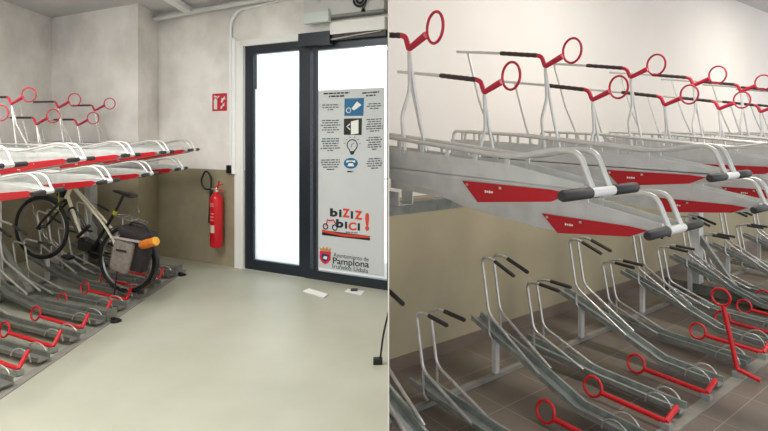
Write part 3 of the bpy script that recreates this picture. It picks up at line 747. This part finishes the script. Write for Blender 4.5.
m.build('seat_tube', 'black', fo, True)
m = MB(); m.tube([STT, Vector((.195, 0, .92))], .0135, 10); m.build('seat_post', 'black', bike, True)
m = MB(); m.tube([STT+Vector((.004, 0, -.01)), STT+Vector((-.007, 0, .025))], .021, 12); m.build('clip', mat('yellow_clip', (196, 190, 40), .5), bike, True)
# saddle
secs = []
for x, w, h, z in ((-.12, .05, .012, .935), (-.11, .07, .03, .94), (-.06, .075, .036, .942), (.0, .05, .034, .938), (.06, .026, .03, .935), (.12, .016, .024, .93), (.135, .008, .01, .925)):
    secs.append([(x+.19, w*math.cos(a), z+.0+h*math.sin(a)*.6) for a in [2*PI*k/14 for k in range(14)]])
m = MB(); m.loft(secs); m.build('saddle', 'black', bike, True)
# fork + handlebar
sd = Vector((-math.sin(ST), math.cos(ST), 0)); FX = Vector((WB, 0, RW))
m = MB(); crown = HB+Vector((.012, 0, -.03))
m.tube([HB, crown], .018, 10)
for s_ in (-1, 1): m.tube(fillet([crown, crown+sd*s_*.05+Vector((.005, 0, -.015)), FX+sd*s_*.06+Vector((-.05, 0, .1)), FX+sd*s_*.055], .05), [.013]*1+[.012]*100 if False else .012, 8)
m.build('fork', 'black', bike, True)
m = MB(); st_t = HT+Vector((-.02, 0, .1)); m.tube([HT, st_t, st_t+Vector((.06, 0, .04))], .014, 8)
hb = st_t+Vector((.06, 0, .04)); m.tube(fillet([hb+sd*-.27+Vector((-.14, 0, .0)), hb+sd*-.2, hb, hb+sd*.2, hb+sd*.27+Vector((-.14, 0, .0))], .06), .011, 8); ha = m.build('handlebar', 'black', bike, True)
for s_ in (-1, 1):
    m = MB(); a = hb+sd*s_*.255+Vector((-.10, 0, 0)); m.tube([a, hb+sd*s_*.28+Vector((-.19, 0, 0))], .016, 10); m.build('grip', 'black', ha, True)
m = MB(); m.tube(fillet([hb+sd*.1, hb+Vector((.1, .1, -.03)), HB+Vector((.06, .03, 0)), HB+Vector((.02, .05, -.12))], .06), .005, 6); m.tube(fillet([hb+sd*-.1, hb+Vector((.12, -.1, -.02)), HB+Vector((.07, 0, .05))], .06), .005, 6); m.build('brake_cable', mat('yellow_cable', (170, 178, 40), .5), ha, True)
# front bag of clutter: rack/light at the head
m = MB(); m.box(HB+Vector((.06, .0, .06)), (.08, .06, .12)); m.build('front_lamp', 'black', bike, bevel=.012)
# front mudguard piece, rear mudguard
for c_x, a0, a1 in ((0, -25, 150), (WB, 60, 130)):
    m = MB(); pts = [(c_x+(RW+.02)*math.cos(math.radians(180-a)), 0, RW+(RW+.02)*math.sin(math.radians(180-a))) for a in range(a0, a1+1, 6)]
    prev = None
    for p in pts:
        ring_ = [m.bm.verts.new((p[0], yv, p[2]-abs(yv)*.25)) for yv in (-.028, -.014, 0, .014, .028)]
        if prev:
            for j in range(4): m.bm.faces.new((prev[j], prev[j+1], ring_[j+1], ring_[j]))
        prev = ring_
    m.build('mudguard', 'black', bike, True)
# crank, chainring, chain case, pedals
m = MB(); m.lathe([(.0, -.004), (.09, -.004), (.095, 0), (.09, .004), (0, .004)], BB+Vector((0, -.045, 0)), 28, 'y'); m.tube([BB+Vector((0, -.07, 0)), BB+Vector((0, .07, 0))], .016, 10); ck = m.build('crankset', 'black', bike, True)
for s_, an in ((-1, 150), (1, -30)):
    e = BB+Vector((math.cos(math.radians(an))*.165, s_*.07, math.sin(math.radians(an))*.165))
    m = MB(); m.bar(BB+Vector((0, s_*.07, 0)), e, .014, .02, up=(0, 1, 0)); m.build('crank_arm', spoke, ck)
    m = MB(); m.box(e+Vector((0, s_*.05, 0)), (.09, .08, .024)); m.build('pedal', 'black', ck, bevel=.005)
m = MB(); m.bar(BB+Vector((0, -.045, .075)), Vector((0, -.045, RW+.035)), .004, .012, up=(0, 1, 0)); m.bar(BB+Vector((0, -.045, -.085)), Vector((0, -.045, RW-.035)), .004, .012, up=(0, 1, 0)); m.build('chain', 'black', bike)
m = MB(); m.lathe([(.0, -.03), (.05, -.03), (.055, 0), (.05, .03), (0, .03)], BB+Vector((.1, 0, .06)), 20, 'y'); m.box(BB+Vector((.05, 0, .04)), (.16, .09, .1)); m.build('motor_case', 'black', bike, bevel=0)
# rear carrier
m = MB()
for s_ in (-1, 1):
    m.tube([(0, s_*.07, RW), (-.06, s_*.06, .72)], .006, 6); m.tube([(0, s_*.07, RW), (.1, s_*.06, .72)], .006, 6)
    m.tube(fillet([(.24, s_*.02, .7), (.18, s_*.06, .72), (-.1, s_*.06, .72), (-.12, 0, .72)], .04), .006, 6)
for x in (-.06, .02, .12): m.tube([(x, -.06, .72), (x, .06, .72)], .005, 6)
m.build('carrier', spoke, bike, True)
m = MB(); m.tube(fillet([(.1, 0, .73), (.02, 0, .86), (-.03, 0, .80), (.05, 0, .76)], .05), .006, 6); m.build('carrier_spring', spoke, bike, True)
# frame lock
# U-shaped lock hanging between the frame tubes: a thing of its own
lock = thing('bicycle_lock', BM @ Matrix.Translation((.62, .03, .55)), 'black U-shaped lock hanging on the cream bicycle frame', 'bicycle lock')
m = MB(); m.tube(fillet([(-.14, .03, -.04), (.06, .03, .12), (.12, .03, .06), (-.07, .03, -.13)], .05), .011, 8); m.build('shackle', 'black', lock, True)
m = MB(); m.tube([(-.17, .03, -.01), (-.06, .03, -.16)], .018, 12); m.build('lock_body', 'black', lock, True)
# stand
m = MB(); m.tube([(.05, .05, .3), (-.02, .1, .0)], .008, 8); m.tube([(-.02, .1, .0), (-.05, .1, -.012)], .011, 8); m.build('kickstand', 'black', bike, True)
# panniers
gr = mat('grey_canvas', (140, 130, 122), .9, 0, .25, 30); bk = mat('black_canvas', (44, 38, 40), .85, 0, .2, 20)
bag = thing('pannier_bag', BM @ Matrix.Translation((-.15, .13, .35)), 'grey and black pannier bag on the rear wheel of the bicycle', 'bag')
def bagshape(m, x0, x1, y0, y1, z0, z1, top=.85):
    secs = []
    for f in (0, .06, .3, .6, .85, .96, 1):
        z = z0+(z1-z0)*f; sc = (.86, .97, 1.0, 1.03, 1.0, .97, .88)[(0, .06, .3, .6, .85, .96, 1).index(f)]
        cx, cy = (x0+x1)/2, (y0+y1)/2; hx, hy = (x1-x0)/2*sc, (y1-y0)/2*sc
        secs.append([(cx+hx*math.copysign(abs(math.cos(a))**.45, math.cos(a)), cy+hy*math.copysign(abs(math.sin(a))**.45, math.sin(a)), z) for a in [2*PI*(k+.5)/20 for k in range(20)]])
    m.loft(secs)
m = MB(); bagshape(m, -.18, .16, -.04, .06, -.02, .30); m.build('bag_body', bk, bag, True)
m = MB(); bagshape(m, -.055, .155, .055, .11, -.05, .235); fp_ = m.build('front_pocket', gr, bag, True)
m = MB(); m.box((.05, .113, .15), (.11, .006, .02), Matrix.Rotation(.15, 3, 'Y')); m.build('pocket_opening', bk, fp_)
m = MB(); bagshape(m, -.17, .17, -.1, .1, .28, .35); m.build('lid', bk, bag, True)
m = MB(); m.bar((-.2, .105, .30), (.17, .115, .245), .006, .02); m.build('light_piping', mat('pale_piping', (170, 162, 158), .7), bag)
m = MB(); m.tube(fillet([(-.12, -.02, .345), (-.05, -.02, .40), (.1, -.02, .39), (.13, -.02, .345)], .04), .01, 8); m.build('carry_handle', bk, bag, True)
og = thing('rolled_vest', BM @ Matrix.Translation((-.35, .2, .6)), 'orange rolled vest tucked behind the pannier bag', 'vest')
m = MB(); d = Vector((-.17, .03, .10)); a0 = Vector((.08, .02, .0))
pts = [a0+d*f for f in (0, .1, .4, .7, .95, 1)]; m.tube(pts, [.022, .038, .043, .04, .044, .026], 12); m.build('roll', mat('orange_fabric', (216, 120, 28), .8, 0, .3, 25), og, True)
m = MB(); m.tube([a0+d*1.0, a0+d*1.03], [.04, .036], 12); m.build('reflective_end', mat('orange_light', (230, 170, 60), .6), og, True)

# ------------------------------------------------------------------ lights, world, camera
w = bpy.data.worlds.new('World'); SC.world = w; w.use_nodes = True
bg = w.node_tree.nodes['Background']; bg.inputs[0].default_value = (.93, .96, 1, 1); bg.inputs[1].default_value = 1.4
def area(name, loc, size, e, col=(1, 1, 1), rot=(0, 0, 0)):
    l = bpy.data.lights.new(name, 'AREA'); l.shape = 'RECTANGLE'; l.size, l.size_y = size; l.energy = e; l.color = col
    o = bpy.data.objects.new(name, l); o.location = loc; o.rotation_euler = rot; COL.objects.link(o); return o
area('ceiling_area_left', (-2.0, 2.9, CL-.03), (.3, 2.4), 66, (1, .97, .93))
area('ceiling_area_left', (-1.4, .2, CL-.03), (.3, 2.4), 16, (1, .97, .93))
area('ceiling_area_left', (-3.2, 3.0, CL-.03), (.3, 2.0), 55, (1, .97, .93))  # added area lamp over the rack, no fitting there; brightens the left walls
area('ceiling_light_right', (R(1.9, 1.5)[0], R(1.9, 1.5)[1], CR-.03), (.3, 1.6), 50, (1, .93, .84), (0, 0, .64))
area('ceiling_light_right', (R(1.9, 5.5)[0], R(1.9, 5.5)[1], CR-.03), (.3, 1.6), 50, (1, .93, .84), (0, 0, .64))
s = bpy.data.lights.new('sun', 'SUN'); s.energy = 4.5; s.angle = .02; so = bpy.data.objects.new('sun', s); so.rotation_euler = (math.radians(38), 0, math.radians(10)); COL.objects.link(so)

cam = bpy.data.cameras.new('camera'); co = bpy.data.objects.new('camera', cam); COL.objects.link(co)
co.location = (0, 0, EYE); co.rotation_euler = (PI/2, 0, 0)
cam.sensor_width = 36; cam.sensor_fit = 'HORIZONTAL'; cam.lens = F*36/768; cam.shift_y = -(215.5-HZ)/768
cam.clip_start = .02
SC.camera = co
SC.view_settings.view_transform = 'Standard'; SC.view_settings.look = 'None'; SC.view_settings.gamma = 1; SC.view_settings.use_curve_mapping = False
SC.view_settings.exposure = 0.3
